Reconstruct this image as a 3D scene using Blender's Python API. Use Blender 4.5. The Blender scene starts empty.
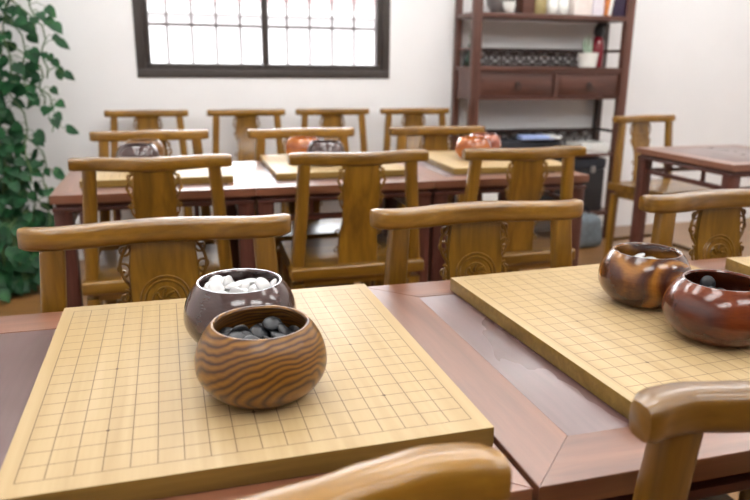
import bpy, bmesh, math, random
from mathutils import Vector, Matrix, Euler, noise
R = math.radians; PI = math.pi
SC = bpy.context.scene; COL = SC.collection
random.seed(7)
TT = 0.70            # table top height; the room's floor is z = 0
BT = TT + 0.022      # go board top

# ---------------------------------------------------------------- materials
class NT:
    def __init__(s, name):
        s.m = bpy.data.materials.new(name); s.m.use_nodes = True
        s.t = s.m.node_tree; s.t.nodes.clear()
        s.out = s.n('ShaderNodeOutputMaterial')
    def n(s, typ, **kw):
        nd = s.t.nodes.new(typ)
        for k, v in kw.items():
            if k in nd.inputs.keys() if isinstance(k, str) else False:
                nd.inputs[k].default_value = v
            else: setattr(nd, k, v)
        return nd
    def l(s, a, b): s.t.links.new(a, b)
    def setin(s, nd, key, val):
        if hasattr(val, 'is_linked') or isinstance(val, bpy.types.NodeSocket): s.l(val, nd.inputs[key])
        else: nd.inputs[key].default_value = val
    def math(s, op, a, b=None, clamp=False):
        nd = s.n('ShaderNodeMath'); nd.operation = op; nd.use_clamp = clamp
        s.setin(nd, 0, a)
        if b is not None: s.setin(nd, 1, b)
        return nd.outputs[0]
    def mix(s, fac, a, b):
        nd = s.n('ShaderNodeMix'); nd.data_type = 'RGBA'
        s.setin(nd, 0, fac); s.setin(nd, 6, a); s.setin(nd, 7, b)
        return nd.outputs[2]
    def ramp(s, fac, stops, interp='LINEAR'):
        nd = s.n('ShaderNodeValToRGB'); cr = nd.color_ramp; cr.interpolation = interp
        while len(cr.elements) > 1: cr.elements.remove(cr.elements[-1])
        for i, (p, c) in enumerate(stops):
            e = cr.elements[0] if i == 0 else cr.elements.new(p)
            e.position = p; e.color = (*c, 1)
        s.l(fac, nd.inputs[0]); return nd.outputs[0]
    def coords(s, kind='Object'): return s.n('ShaderNodeTexCoord').outputs[kind]
    def mapping(s, vec, loc=(0,0,0), rot=(0,0,0), scale=(1,1,1)):
        nd = s.n('ShaderNodeMapping'); s.l(vec, nd.inputs[0])
        s.setin(nd, 1, loc) if not isinstance(loc, tuple) else setattr(nd.inputs[1], 'default_value', loc)
        nd.inputs[2].default_value = rot; nd.inputs[3].default_value = scale
        return nd.outputs[0]
    def noise(s, vec, scale=5, detail=4, rough=.55, dist=0):
        nd = s.n('ShaderNodeTexNoise'); s.l(vec, nd.inputs['Vector'])
        nd.inputs['Scale'].default_value = scale; nd.inputs['Detail'].default_value = detail
        nd.inputs['Roughness'].default_value = rough; nd.inputs['Distortion'].default_value = dist
        return nd.outputs[0]
    def wave(s, vec, scale, dist, typ='RINGS', axis='Y', detail=2, dscale=1, profile='SIN'):
        nd = s.n('ShaderNodeTexWave'); nd.wave_type = typ; nd.wave_profile = profile
        if typ == 'RINGS': nd.rings_direction = axis
        else: nd.bands_direction = axis
        s.l(vec, nd.inputs['Vector'])
        nd.inputs['Scale'].default_value = scale; nd.inputs['Distortion'].default_value = dist
        nd.inputs['Detail'].default_value = detail; nd.inputs['Detail Scale'].default_value = dscale
        return nd.outputs[1]
    def bsdf(s, color, rough=.5, metal=0, coat=0, coat_rough=.1, bump=None, bstr=.1, bdist=.002, spec=.5, trans=0, **kw):
        b = s.n('ShaderNodeBsdfPrincipled')
        s.setin(b, 'Base Color', color if not isinstance(color, tuple) else (*color[:3], 1))
        s.setin(b, 'Roughness', rough); b.inputs['Metallic'].default_value = metal
        b.inputs['Coat Weight'].default_value = coat; b.inputs['Coat Roughness'].default_value = coat_rough
        b.inputs['Specular IOR Level'].default_value = spec
        b.inputs['Transmission Weight'].default_value = trans
        for k, v in kw.items(): b.inputs[k].default_value = v
        if bump is not None:
            bn = s.n('ShaderNodeBump'); bn.inputs['Strength'].default_value = bstr
            bn.inputs['Distance'].default_value = bdist
            s.l(bump, bn.inputs['Height']); s.l(bn.outputs[0], b.inputs['Normal'])
        s.l(b.outputs[0], s.out.inputs[0]); s.b = b
        return s.m

def plain(name, color, rough=.5, var=.08, scale=12, **kw):
    n = NT(name); v = n.noise(n.coords(), scale, 3)
    lo = tuple(max(0, c*(1-var)) for c in color); hi = tuple(min(1, c*(1+var)) for c in color)
    return n.bsdf(n.ramp(v, [(.3, lo), (.7, hi)]), rough, **kw)

def wood(name, dark, mid, light, axis='X', scale=1.0, rough=.38, coat=.25, coat_rough=.16, spec=.45, tint=.12, coat_ior=1.5, blotch=0):
    n = NT(name)
    info = n.n('ShaderNodeObjectInfo').outputs['Random']
    off = n.n('ShaderNodeCombineXYZ')
    n.setin(off, 0, n.math('MULTIPLY', info, 7.3)); n.setin(off, 1, n.math('MULTIPLY', info, 3.1)); n.setin(off, 2, n.math('MULTIPLY', info, 5.7))
    va = n.n('ShaderNodeVectorMath'); n.l(n.coords(), va.inputs[0]); n.l(off.outputs[0], va.inputs[1])
    k = {'X': (1.6, 22, 22), 'Y': (22, 1.6, 22), 'Z': (22, 22, 1.6)}[axis]
    v = n.mapping(va.outputs[0], scale=tuple(a*scale for a in k))
    g = n.noise(v, 1.0, 5, .6, .9)
    f = n.noise(n.mapping(v, scale=(3, 3, 3)), 2.2, 3, .5)
    c = n.ramp(g, [(.25, dark), (.5, mid), (.78, light)])
    fine = n.ramp(f, [(.3, (.72, .7, .68)), (.62, (1, 1, 1))])
    mx = n.n('ShaderNodeMix'); mx.data_type = 'RGBA'; mx.blend_type = 'MULTIPLY'; mx.inputs[0].default_value = .7
    n.l(c, mx.inputs[6]); n.l(fine, mx.inputs[7])
    hs = n.n('ShaderNodeHueSaturation'); n.l(mx.outputs[2], hs.inputs['Color'])
    n.setin(hs, 'Value', n.math('ADD', n.math('MULTIPLY', info, tint*2), 1-tint))
    tone = n.n('ShaderNodeMix'); tone.data_type = 'RGBA'; tone.blend_type = 'MULTIPLY'; tone.inputs[0].default_value = 1
    n.l(hs.outputs[0], tone.inputs[6]); n.l(n.n('ShaderNodeObjectInfo').outputs['Color'], tone.inputs[7])
    if blotch:     # scuffed, unevenly polished lacquer
        bl = n.noise(n.mapping(va.outputs[0], scale=(1.6, .8, 1)), 7, 3, .5, .5)
        col = n.mix(n.math('MULTIPLY', n.ramp(bl, [(.33, (0, 0, 0)), (.75, (1, 1, 1))]), blotch), tone.outputs[2], (.23, .135, .125, 1))
        m = n.bsdf(col, rough, coat=coat, coat_rough=coat_rough, bump=f, bstr=.06, spec=spec)
        n.l(n.ramp(bl, [(.3, (.22, .22, .22)), (.7, (.5, .5, .5))]), n.b.inputs['Coat Roughness'])
        n.b.inputs['Coat IOR'].default_value = coat_ior; return m
    m = n.bsdf(tone.outputs[2], rough, coat=coat, coat_rough=coat_rough, bump=f, bstr=.06, spec=spec)
    n.b.inputs['Coat IOR'].default_value = coat_ior; return m

M = {}
CH = ((.088, .037, .002), (.212, .099, .007), (.335, .172, .017))
for ax in 'XYZ': M['chair'+ax] = wood('honey_brown_chair_wood_'+ax, *CH, axis=ax, rough=.36, coat=.7, coat_rough=.2, coat_ior=1.5)
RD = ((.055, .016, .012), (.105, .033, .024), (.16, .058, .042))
for ax in 'XYZ': M['dark'+ax] = wood('shaded_rosewood_'+ax, *RD, axis=ax, rough=.4, coat=.4, coat_rough=.25)  # table rosewood again, shade below the tabletop put into the colour
RW = ((.125, .040, .020), (.215, .080, .040), (.30, .122, .062))
for ax in 'XYZ': M['rose'+ax] = wood('reddish_rosewood_'+ax, *RW, axis=ax, rough=.4, coat=1, coat_rough=.34, coat_ior=1.6)
M['panel'] = wood('purple_brown_panel_wood', (.065, .030, .029), (.115, .056, .053), (.17, .09, .083), axis='Y', rough=.4, coat=1, coat_rough=.3, coat_ior=1.5, blotch=.4)
M['shelfX'] = wood('dark_red_shelf_wood_X', (.05, .018, .011), (.10, .038, .025), (.155, .064, .044), axis='X', rough=.4)
M['shelfZ'] = wood('dark_red_shelf_wood_Z', (.05, .018, .011), (.10, .038, .025), (.155, .064, .044), axis='Z', rough=.4)
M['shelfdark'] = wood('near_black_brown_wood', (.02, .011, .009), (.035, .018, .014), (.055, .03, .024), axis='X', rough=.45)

PX, PY = .0228, .0237
def board_mat():
    n = NT('go_board_top'); co = n.coords()
    g = n.noise(n.mapping(co, scale=(38, 1.2, 20)), 1.6, 4, .55, .4)
    big = n.noise(co, 5, 2)
    base = n.ramp(g, [(.25, (.41, .29, .145)), (.55, (.48, .355, .19)), (.8, (.54, .41, .235))])
    base = n.mix(n.math('MULTIPLY', n.ramp(big, [(.35, (0,0,0)), (.7, (1,1,1))]), .35), base, (.47, .32, .13, 1))
    sx = n.n('ShaderNodeSeparateXYZ'); n.l(co, sx.inputs[0]); x, y = sx.outputs[0], sx.outputs[1]
    def grid(c, p, w):
        d = n.math('ABSOLUTE', n.math('SUBTRACT', n.math('FRACT', n.math('ADD', n.math('DIVIDE', c, p), 100.5)), .5))
        return n.math('LESS_THAN', n.math('MULTIPLY', d, p), w/2)
    def inside(c, p, w): return n.math('LESS_THAN', n.math('ABSOLUTE', c), 9*p+w/2)
    w = .00105
    ln = n.math('MAXIMUM', grid(x, PX, w), grid(y, PY, w))
    ln = n.math('MULTIPLY', ln, n.math('MULTIPLY', inside(x, PX, w), inside(y, PY, w)))
    def dd(c, p):
        return n.math('MULTIPLY', n.math('SUBTRACT', n.math('FRACT', n.math('ADD', n.math('DIVIDE', c, p*6), 100.5)), .5), p*6)
    dx, dy = dd(x, PX), dd(y, PY)
    r2 = n.math('ADD', n.math('MULTIPLY', dx, dx), n.math('MULTIPLY', dy, dy))
    st = n.math('MULTIPLY', n.math('LESS_THAN', r2, .0019**2), n.math('MULTIPLY', inside(x, PX, w), inside(y, PY, w)))
    ink = n.math('MAXIMUM', n.math('MULTIPLY', ln, .72), n.math('MULTIPLY', st, .95))
    c = n.mix(ink, base, (.075, .035, .01, 1))
    return n.bsdf(c, .42, spec=.4)
M['board'] = board_mat()
M['boardside'] = wood('go_board_edge_grain', (.17, .10, .018), (.25, .15, .03), (.33, .21, .055), axis='X', rough=.42, coat=.1, tint=.04)

def bowl_mat(name, stops, nscale, A, B, rough, coat=.6, seed=0, squash=(1, 1, 1), tilt=(0, 0, 0), ring=None, coat_ior=1.55, coat_rough=.12):
    # growth-ring contours: dark latewood lines that follow a smooth warped field
    n = NT(name); co = n.coords()
    v = n.mapping(co, loc=(seed, seed*.7, seed*.3), rot=tilt, scale=squash)
    fld = n.noise(v, nscale, 1.6, .4, .4)
    jit = n.noise(co, 90, 2)
    if ring:       # rings round a pith line that leaves the bowl through its side
        (px, py, pz), rz, sq = ring
        va = n.n('ShaderNodeVectorMath'); va.operation = 'SUBTRACT'; n.l(co, va.inputs[0]); va.inputs[1].default_value = (px, py, pz)
        sx = n.n('ShaderNodeSeparateXYZ'); n.l(n.mapping(va.outputs[0], rot=(0, 0, rz)), sx.inputs[0])
        xx = n.math('MULTIPLY', sx.outputs[0], sq); zz_ = sx.outputs[2]
        fz = n.math('SQRT', n.math('ADD', n.math('MULTIPLY', xx, xx), n.math('MULTIPLY', zz_, zz_)))
    else:
        sx = n.n('ShaderNodeSeparateXYZ'); n.l(n.mapping(co, rot=tilt), sx.inputs[0]); fz = sx.outputs[2]
    if ring: fz = n.math('MULTIPLY', n.math('POWER', n.math('MULTIPLY', fz, 12.0), 1.5), 1/12)
    t = n.math('ADD', n.math('ADD', n.math('MULTIPLY', fld, A), n.math('MULTIPLY', fz, B)), n.math('MULTIPLY', jit, .16))
    c = n.ramp(n.math('FRACT', n.math('ADD', t, 50.0)), stops)
    pores = n.noise(n.mapping(co, scale=(60, 60, 320)), 1.3, 3)
    mx = n.n('ShaderNodeMix'); mx.data_type = 'RGBA'; mx.blend_type = 'MULTIPLY'; mx.inputs[0].default_value = .5
    n.l(c, mx.inputs[6]); n.l(n.ramp(pores, [(.35, (.66, .6, .56)), (.6, (1, 1, 1))]), mx.inputs[7])
    return n.bsdf(mx.outputs[2], rough, coat=coat, coat_rough=coat_rough, spec=.3, **{'Coat IOR': coat_ior})
M['bowlA'] = bowl_mat('striped_golden_bowl_wood', [(0, (.055, .019, .008)), (.12, (.14, .055, .010)), (.42, (.29, .135, .015)), (.66, (.24, .105, .013)), (.9, (.075, .026, .008)), (1, (.055, .019, .008))], 30, 2.1, 190, .45, .6, 1.3, ring=((.030, -.06, .020), R(-8), .55), coat_ior=1.5, coat_rough=.28)
M['bowlB'] = bowl_mat('dark_plum_brown_bowl_wood', [(0, (.055, .026, .024)), (.4, (.075, .038, .034)), (.8, (.055, .027, .025)), (1, (.055, .026, .024))], 9, 3, 20, .25, 1, .4)
M['bowlC'] = bowl_mat('amber_swirled_bowl_wood', [(0, (.05, .015, .008)), (.2, (.09, .027, .009)), (.45, (.33, .135, .02)), (.6, (.34, .145, .022)), (.85, (.10, .03, .009)), (1, (.05, .015, .008))], 12, 3.0, 46, .25, .75, 2.1, ring=((.030, -.055, .034), R(-25), .5))
M['bowlD'] = bowl_mat('red_brown_bowl_wood', [(0, (.06, .014, .009)), (.45, (.17, .034, .007)), (.7, (.12, .024, .007)), (1, (.06, .014, .009))], 8, 2.5, 18, .22, .7, 3.7, (.6, .6, 1.8))
M['bowlE'] = bowl_mat('orange_brown_bowl_wood', [(0, (.3, .07, .012)), (.5, (.62, .2, .025)), (1, (.3, .07, .012))], 8, 2.5, 14, .2, .9, 5.2)
M['bowlF'] = bowl_mat('reddish_bowl_wood', [(0, (.22, .05, .025)), (.5, (.42, .13, .07)), (1, (.22, .05, .025))], 8, 2.5, 14, .25, .9, 6.2)
M['white_stone'] = plain('white_shell_stone', (.66, .66, .66), .25, .03, 40, coat=.3)
M['black_stone'] = plain('black_slate_stone', (.021, .023, .027), .38, .15, 60)
M['wall'] = plain('white_painted_wall', (.83, .83, .835), .6, .015, 3)
M['ceiling'] = plain('white_ceiling_paint', (.82, .82, .82), .7, .01, 3)
M['low_bounce'] = wood('dark_wood_panelling', (.05, .025, .012), (.09, .045, .02), (.13, .07, .03), axis='Z')  # invented dark finish for the unseen front wall, cuts bounce light
M['frame'] = plain('dark_brown_window_metal', (.045, .036, .032), .45, .1, 20)
M['white_metal'] = plain('white_enamelled_metal', (.75, .75, .75), .4, .02, 20)
M['bars'] = plain('pale_painted_bars', (.125, .095, .09), .5, .05, 20)
M['black'] = plain('matt_black_plastic', (.012, .012, .014), .45, .2, 20)
M['navy'] = plain('black_navy_cloth', (.014, .016, .024), .7, .3, 30)
M['blue'] = plain('pale_blue_paper', (.32, .42, .72), .5, .1, 20)
M['paper'] = plain('white_paper', (.72, .73, .72), .6, .03, 30)
M['cream'] = plain('cream_card', (.78, .70, .66), .55, .05, 30)
M['lilac'] = plain('lilac_white_card', (.72, .68, .74), .55, .05, 30)
M['olive'] = plain('olive_gold_tin', (.30, .24, .10), .4, .15, 30)
M['orange'] = plain('orange_cover', (.75, .28, .08), .5, .1, 30)
M['violet'] = plain('dark_violet_card', (.03, .018, .045), .4, .2, 30)
M['red'] = plain('crimson_lacquer', (.22, .01, .02), .25, .1, 30, coat=.5)
M['ceramic'] = plain('white_glazed_ceramic', (.82, .83, .80), .2, .02, 20, coat=.4)
M['silver'] = plain('grey_pewter', (.30, .30, .30), .35, .15, 25, metal=.6)
M['greybag'] = plain('grey_blue_cloth', (.17, .21, .24), .8, .2, 25)
M['sage'] = plain('pale_sage_leaf', (.28, .36, .27), .6, .15, 30)
M['soil'] = plain('dark_potting_soil', (.03, .02, .014), .9, .3, 60)
M['bark'] = plain('brown_mossy_pole', (.06, .05, .025), .85, .4, 40)
M['stemgreen'] = plain('green_vine_stem', (.07, .14, .04), .5, .2, 40)
M['darkpot'] = plain('dark_green_glazed_pot', (.03, .06, .045), .35, .2, 15)

def leaf_mat():
    n = NT('glossy_green_leaf'); co = n.coords()
    g = n.noise(co, 16, 3)
    c = n.ramp(g, [(.3, (.005, .036, .013)), (.55, (.013, .080, .025)), (.75, (.036, .15, .044))])
    b = n.n('ShaderNodeBsdfPrincipled'); n.l(c, b.inputs['Base Color']); b.inputs['Roughness'].default_value = .5; b.inputs['Specular IOR Level'].default_value = .3
    tr = n.n('ShaderNodeBsdfTranslucent'); n.l(c, tr.inputs[0])
    mx = n.n('ShaderNodeMixShader'); mx.inputs[0].default_value = .18
    n.l(b.outputs[0], mx.inputs[1]); n.l(tr.outputs[0], mx.inputs[2]); n.l(mx.outputs[0], n.out.inputs[0])
    return n.m
M['leaf'] = leaf_mat()

def glass_mat(name, tint=(1, 1, 1)):
    n = NT(name)
    t = n.n('ShaderNodeBsdfTransparent'); t.inputs[0].default_value = (*tint, 1)
    g = n.n('ShaderNodeBsdfGlossy'); g.inputs['Roughness'].default_value = .03
    f = n.n('ShaderNodeFresnel'); f.inputs[0].default_value = 1.45
    mx = n.n('ShaderNodeMixShader'); n.l(f.outputs[0], mx.inputs[0]); n.l(t.outputs[0], mx.inputs[1]); n.l(g.outputs[0], mx.inputs[2])
    n.l(mx.outputs[0], n.out.inputs[0]); return n.m
M['glass'] = glass_mat('clear_window_glass', (.96, .96, .97))
M['greenglass'] = glass_mat('green_bottle_glass', (.62, .76, .68))

def emit_mat(name, color, strength):
    n = NT(name); e = n.n('ShaderNodeEmission'); e.inputs[0].default_value = (*color, 1); e.inputs[1].default_value = strength
    n.l(e.outputs[0], n.out.inputs[0]); return n.m
M['tube'] = emit_mat('fluorescent_tube_glow', (1, .985, .97), 12.0)

def floor_mat():
    n = NT('honey_wood_plank_floor'); co = n.coords()
    br = n.n('ShaderNodeTexBrick'); n.l(n.mapping(co, rot=(0, 0, 0)), br.inputs['Vector'])
    br.inputs['Color1'].default_value = (.32, .165, .055, 1); br.inputs['Color2'].default_value = (.25, .12, .038, 1)
    br.inputs['Mortar'].default_value = (.07, .035, .015, 1)
    br.inputs['Scale'].default_value = 1; br.inputs['Mortar Size'].default_value = .002
    br.inputs['Brick Width'].default_value = .9; br.inputs['Row Height'].default_value = .12
    g = n.noise(n.mapping(co, scale=(2, 30, 1)), 2, 4)
    mx = n.n('ShaderNodeMix'); mx.data_type = 'RGBA'; mx.blend_type = 'MULTIPLY'; mx.inputs[0].default_value = .6
    n.l(br.outputs[0], mx.inputs[6]); n.l(n.ramp(g, [(.3, (.6, .58, .55)), (.7, (1.1, 1.08, 1.05))]), mx.inputs[7])
    return n.bsdf(mx.outputs[2], .3, coat=.2, coat_rough=.2)
M['floor'] = floor_mat()

def facade_mat():
    n = NT('pale_facade_with_pink_upper_storey'); sx = n.n('ShaderNodeSeparateXYZ'); n.l(n.coords(), sx.inputs[0])
    br = n.n('ShaderNodeTexBrick'); n.l(n.mapping(n.coords(), rot=(PI/2, 0, 0)), br.inputs['Vector'])
    br.inputs['Color1'].default_value = (.185, .12, .115, 1); br.inputs['Color2'].default_value = (.21, .145, .14, 1); br.inputs['Mortar'].default_value = (.29, .25, .245, 1)
    br.inputs['Scale'].default_value = .7
    up = n.math('GREATER_THAN', sx.outputs[2], 1.95)
    return n.bsdf(n.mix(up, (.33, .315, .31, 1), br.outputs[0]), .8)
M['facade'] = facade_mat()
M['ground'] = plain('pale_concrete_yard', (.33, .32, .31), .9, .1, 2)

# ---------------------------------------------------------------- mesh helpers
def box(bm, c, s, bev=0, seg=2, rot=None, mi=0):
    r = bmesh.ops.create_cube(bm, size=1); vs = r['verts']
    for v in vs: v.co = Vector((v.co.x*s[0], v.co.y*s[1], v.co.z*s[2]))
    if bev:
        es = list({e for v in vs for e in v.link_edges})
        rb = bmesh.ops.bevel(bm, geom=es, offset=bev, segments=seg, profile=.6, affect='EDGES')
        vs = list({v for f in rb['faces'] for v in f.verts} | {v for v in vs if v.is_valid})
    m = Matrix.Translation(c)
    if rot is not None: m = m @ Euler(rot).to_matrix().to_4x4()
    for v in vs: v.co = m @ v.co
    for f in {f for v in vs for f in v.link_faces}: f.material_index = mi
    return vs
def prism(bm, quad, z0, z1, mi=0):
    a = [bm.verts.new((x, y, z0)) for x, y in quad]; b = [bm.verts.new((x, y, z1)) for x, y in quad]
    n = len(quad); fs = [bm.faces.new(a[::-1]), bm.faces.new(b)]
    for i in range(n): fs.append(bm.faces.new((a[i], a[(i+1) % n], b[(i+1) % n], b[i])))
    for f in fs: f.material_index = mi
def loft(bm, rings, cap=True, closed=True):
    vr = [[bm.verts.new(p) for p in r] for r in rings]; n = len(vr[0])
    for a, b in zip(vr, vr[1:]):
        for i in range(n if closed else n-1):
            bm.faces.new((a[i], a[(i+1) % n], b[(i+1) % n], b[i]))
    if cap: bm.faces.new(vr[0][::-1]); bm.faces.new(vr[-1])
    return vr
def sup(n, e=3.2):   # unit superellipse ring: a rounded rectangle
    o = []
    for i in range(n):
        t = 2*PI*i/n; c, s = math.cos(t), math.sin(t)
        o.append((math.copysign(abs(c)**(2/e), c), math.copysign(abs(s)**(2/e), s)))
    return o
def tube(bm, pts, rad, n=8, e=2.0):
    pts = [Vector(p) for p in pts]; rings = []; ref = Vector((.123, .31, .94)).normalized()
    for i, p in enumerate(pts):
        d = (pts[min(i+1, len(pts)-1)] - pts[max(i-1, 0)]).normalized()
        a = d.cross(ref).normalized(); b = d.cross(a).normalized()
        r = rad(i/(len(pts)-1)) if callable(rad) else rad
        rings.append([p + a*u*r + b*v*r for u, v in sup(n, e)])
    loft(bm, rings)
def lathe(bm, prof, n=48, c=(0, 0, 0), closed=False):
    rings = []
    for r, z in prof: rings.append([Vector((c[0]+max(r, 1e-4)*math.cos(2*PI*i/n), c[1]+max(r, 1e-4)*math.sin(2*PI*i/n), c[2]+z)) for i in range(n)])
    loft(bm, rings, cap=True)
def post(bm, a, b, sa, sb, n=16, e=5, steps=1):   # tapered rounded-square bar between two points, section in x / y
    rings = []
    for k in range(steps+1):
        t = k/steps; p = Vector(a).lerp(Vector(b), t); sx = sa[0]+(sb[0]-sa[0])*t; sy = sa[1]+(sb[1]-sa[1])*t
        rings.append([p + Vector((u*sx/2, v*sy/2, 0)) for u, v in sup(n, e)])
    loft(bm, rings)
def obj(name, bm, mats, parent=None, smooth=True, angle=40):
    bmesh.ops.recalc_face_normals(bm, faces=bm.faces[:])
    me = bpy.data.meshes.new(name); bm.to_mesh(me); bm.free()
    for m in (mats if isinstance(mats, (list, tuple)) else [mats]): me.materials.append(m)
    if smooth:
        me.polygons.foreach_set('use_smooth', [True]*len(me.polygons))
        me.set_sharp_from_angle(angle=R(angle))
    o = bpy.data.objects.new(name, me); COL.objects.link(o)
    if parent: o.parent = parent
    return o
def new(): return bmesh.new()
def tag(o, label, cat, group=None):
    o['label'] = label; o['category'] = cat
    if group: o['group'] = group
    return o
def thing(name, label, cat, loc=(0, 0, 0), rz=0, group=None):
    o = bpy.data.objects.new(name, None); o.empty_display_size = .05; COL.objects.link(o)
    o.location = loc; o.rotation_euler = (0, 0, rz)
    return tag(o, label, cat, group)
def struct(name, bm, m, parent=None, smooth=False):
    o = obj(name, bm, m, parent, smooth); o['kind'] = 'structure'; return o
def dup(root, loc, rz, label, group=None):
    r = root.copy(); COL.objects.link(r); r.location = loc; r.rotation_euler = (0, 0, rz); r['label'] = label
    if group: r['group'] = group
    for ch in list(root.children):
        c = ch.copy(); COL.objects.link(c); c.parent = r
        for g in list(ch.children):
            d = g.copy(); COL.objects.link(d); d.parent = c
    return r

# ---------------------------------------------------------------- room shell
XL, XR, YB, YF, ZC = -1.45, 4.75, 3.20, -3.9, 2.75
def shell():
    b = new(); box(b, ((XL+XR)/2, (YB+YF)/2, -.05), (XR-XL+.5, YB-YF+.5, .1)); struct('floor', b, M['floor'])
    b = new(); box(b, ((XL+XR)/2, (YB+YF)/2, ZC+.05), (XR-XL+.5, YB-YF+.5, .1)); struct('ceiling', b, M['ceiling'])
    b = new(); box(b, (XL-.1, (YB+YF)/2, ZC/2), (.2, YB-YF, ZC)); struct('wall_left', b, M['wall'])
    b = new(); box(b, (XR+.1, (YB+YF)/2, ZC/2), (.2, YB-YF, ZC)); struct('wall_right', b, M['wall'])
    b = new(); box(b, ((XL+XR)/2, YF-.1, ZC/2), (XR-XL+.4, .2, ZC)); struct('wall_front', b, M['low_bounce'])  # behind the camera, darkened to keep light from bouncing back
    # back wall with the window opening
    x0, x1, z0, z1 = WX0, WX1, WZ0, WZ1; b = new(); t = .2; y = YB+t/2
    box(b, ((XL-.2+x0)/2, y, ZC/2), (x0-XL+.2, t, ZC)); box(b, ((XR+.2+x1)/2, y, ZC/2), (XR+.2-x1, t, ZC))
    box(b, ((x0+x1)/2, y, z0/2), (x1-x0, t, z0)); box(b, ((x0+x1)/2, y, (z1+ZC)/2), (x1-x0, t, ZC-z1))
    struct('wall_back', b, M['wall'])
WX0, WX1, WZ0, WZ1 = -.208, 1.185, TT+.022+.252, TT+.022+1.25
shell()
def window():
    w = bpy.data.objects.new('window_1', None); COL.objects.link(w); w.location = (WX0, YB, WZ0); w['kind'] = 'structure'
    W, H = WX1-WX0, WZ1-WZ0; y = .03; b = new(); f = .045; d = .07
    box(b, (W/2, y, f/2), (W, d, f), .003); box(b, (W/2, y, H-f/2), (W, d, f), .003)
    box(b, (f/2, y, H/2), (f, d, H-2*f), .003); box(b, (W-f/2, y, H/2), (f, d, H-2*f), .003)
    obj('window_frame', b, M['frame'], w)
    for k, (xa, xb, yy) in enumerate(((f, .49*W+.02, y+.012), (.49*W-.02, W-f, y-.012))):
        b = new(); s = .03; zb, zt = f, H-f
        box(b, ((xa+xb)/2, yy, zb+s/2), (xb-xa, .022, s), .003); box(b, ((xa+xb)/2, yy, zt-s/2), (xb-xa, .022, s), .003)
        box(b, (xa+s/2, yy, H/2), (s, .022, zt-zb-2*s), .003); box(b, (xb-s/2, yy, H/2), (s, .022, zt-zb-2*s), .003)
        sa = obj('sash', b, M['frame'], w)
        b = new(); box(b, ((xa+xb)/2, yy, H/2), (xb-xa-2*s, .005, zt-zb-2*s)); obj('pane', b, M['glass'], sa)
    return w
window()
def grille():
    t = thing('window_grille', 'pale metal security bars outside the window', 'window bars', ((WX0+WX1)/2, YB+.27, WZ0+.0))
    W = 1.62; H = WZ1-WZ0; b = new()
    for z in (.02, .285, .60, .90): b = new(); box(b, (0, 0, z), (W, .012, .016), .002); obj('rail', b, M['bars'], t)
    x = -W/2+.01
    while x < W/2:
        b = new(); box(b, (x, -.013, H/2-.02), (.013, .013, H+.1), .003); obj('bar', b, M['bars'], t); x += .135
    for sx in (-1, 1):
        for z in (.02, .90): b = new(); box(b, (sx*(W/2-.01), -.035, z), (.012, .07, .012)); obj('bracket', b, M['bars'], t)
grille()
b = new(); box(b, (0, 12, -.2), (60, 17, .1)); struct('ground', b, M['ground'])
def facade():
    t = thing('building', 'pale building with a pinkish upper storey seen through the window', 'building', (0, 11.5, -.15))
    b = new(); box(b, (1, .5, 1.55), (30, 1, 3.1)); obj('facade', b, M['facade'], t)
    b = new(); box(b, (1, -.1, 2.02), (30, .2, .12)); obj('ledge', b, M['ground'], t)
facade()

# ---------------------------------------------------------------- ceiling lights (three tubes in a white tray)
def ceiling_light():
    t = thing('ceiling_light', '', 'ceiling light', (0, 0, ZC))
    b = new(); s = .6; sl = 1.2
    for sx, sy in ((1, 0), (-1, 0), (0, 1), (0, -1)):
        box(b, (sx*(sl/2-.01), sy*(s/2-.01), -.025), (.02 if sx else sl, .02 if sy else s, .05), .003)
    obj('frame', b, M['white_metal'], t)
    b = new(); box(b, (0, 0, -.006), (sl-.04, s-.04, .01)); obj('reflector', b, M['white_metal'], t)
    for k in (-1, 0, 1):
        b = new(); tube(b, [(-.56, k*.17, -.03), (.56, k*.17, -.03)], .014, 10); obj('tube', b, M['tube'], t)
    return t
L0 = None
names = {0: 'left', 1: 'middle', 2: 'right'}
rown = ['over the window side of the room', 'over the second row of tables', 'over the front tables', 'behind the near chairs']
for j, y in enumerate((2.2, .95, -.35, -1.65)):
    for i, x in enumerate((-.35, 1.35, 3.2)):
        lab = 'long white ceiling light with three tubes, %s one %s' % (names[i], rown[j])
        if L0 is None: L0 = ceiling_light(); L0.location = (x, y, ZC); L0['label'] = lab; L0['group'] = 'ceiling lights'
        else: dup(L0, (x, y, ZC), 0, lab, 'ceiling lights')

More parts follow.
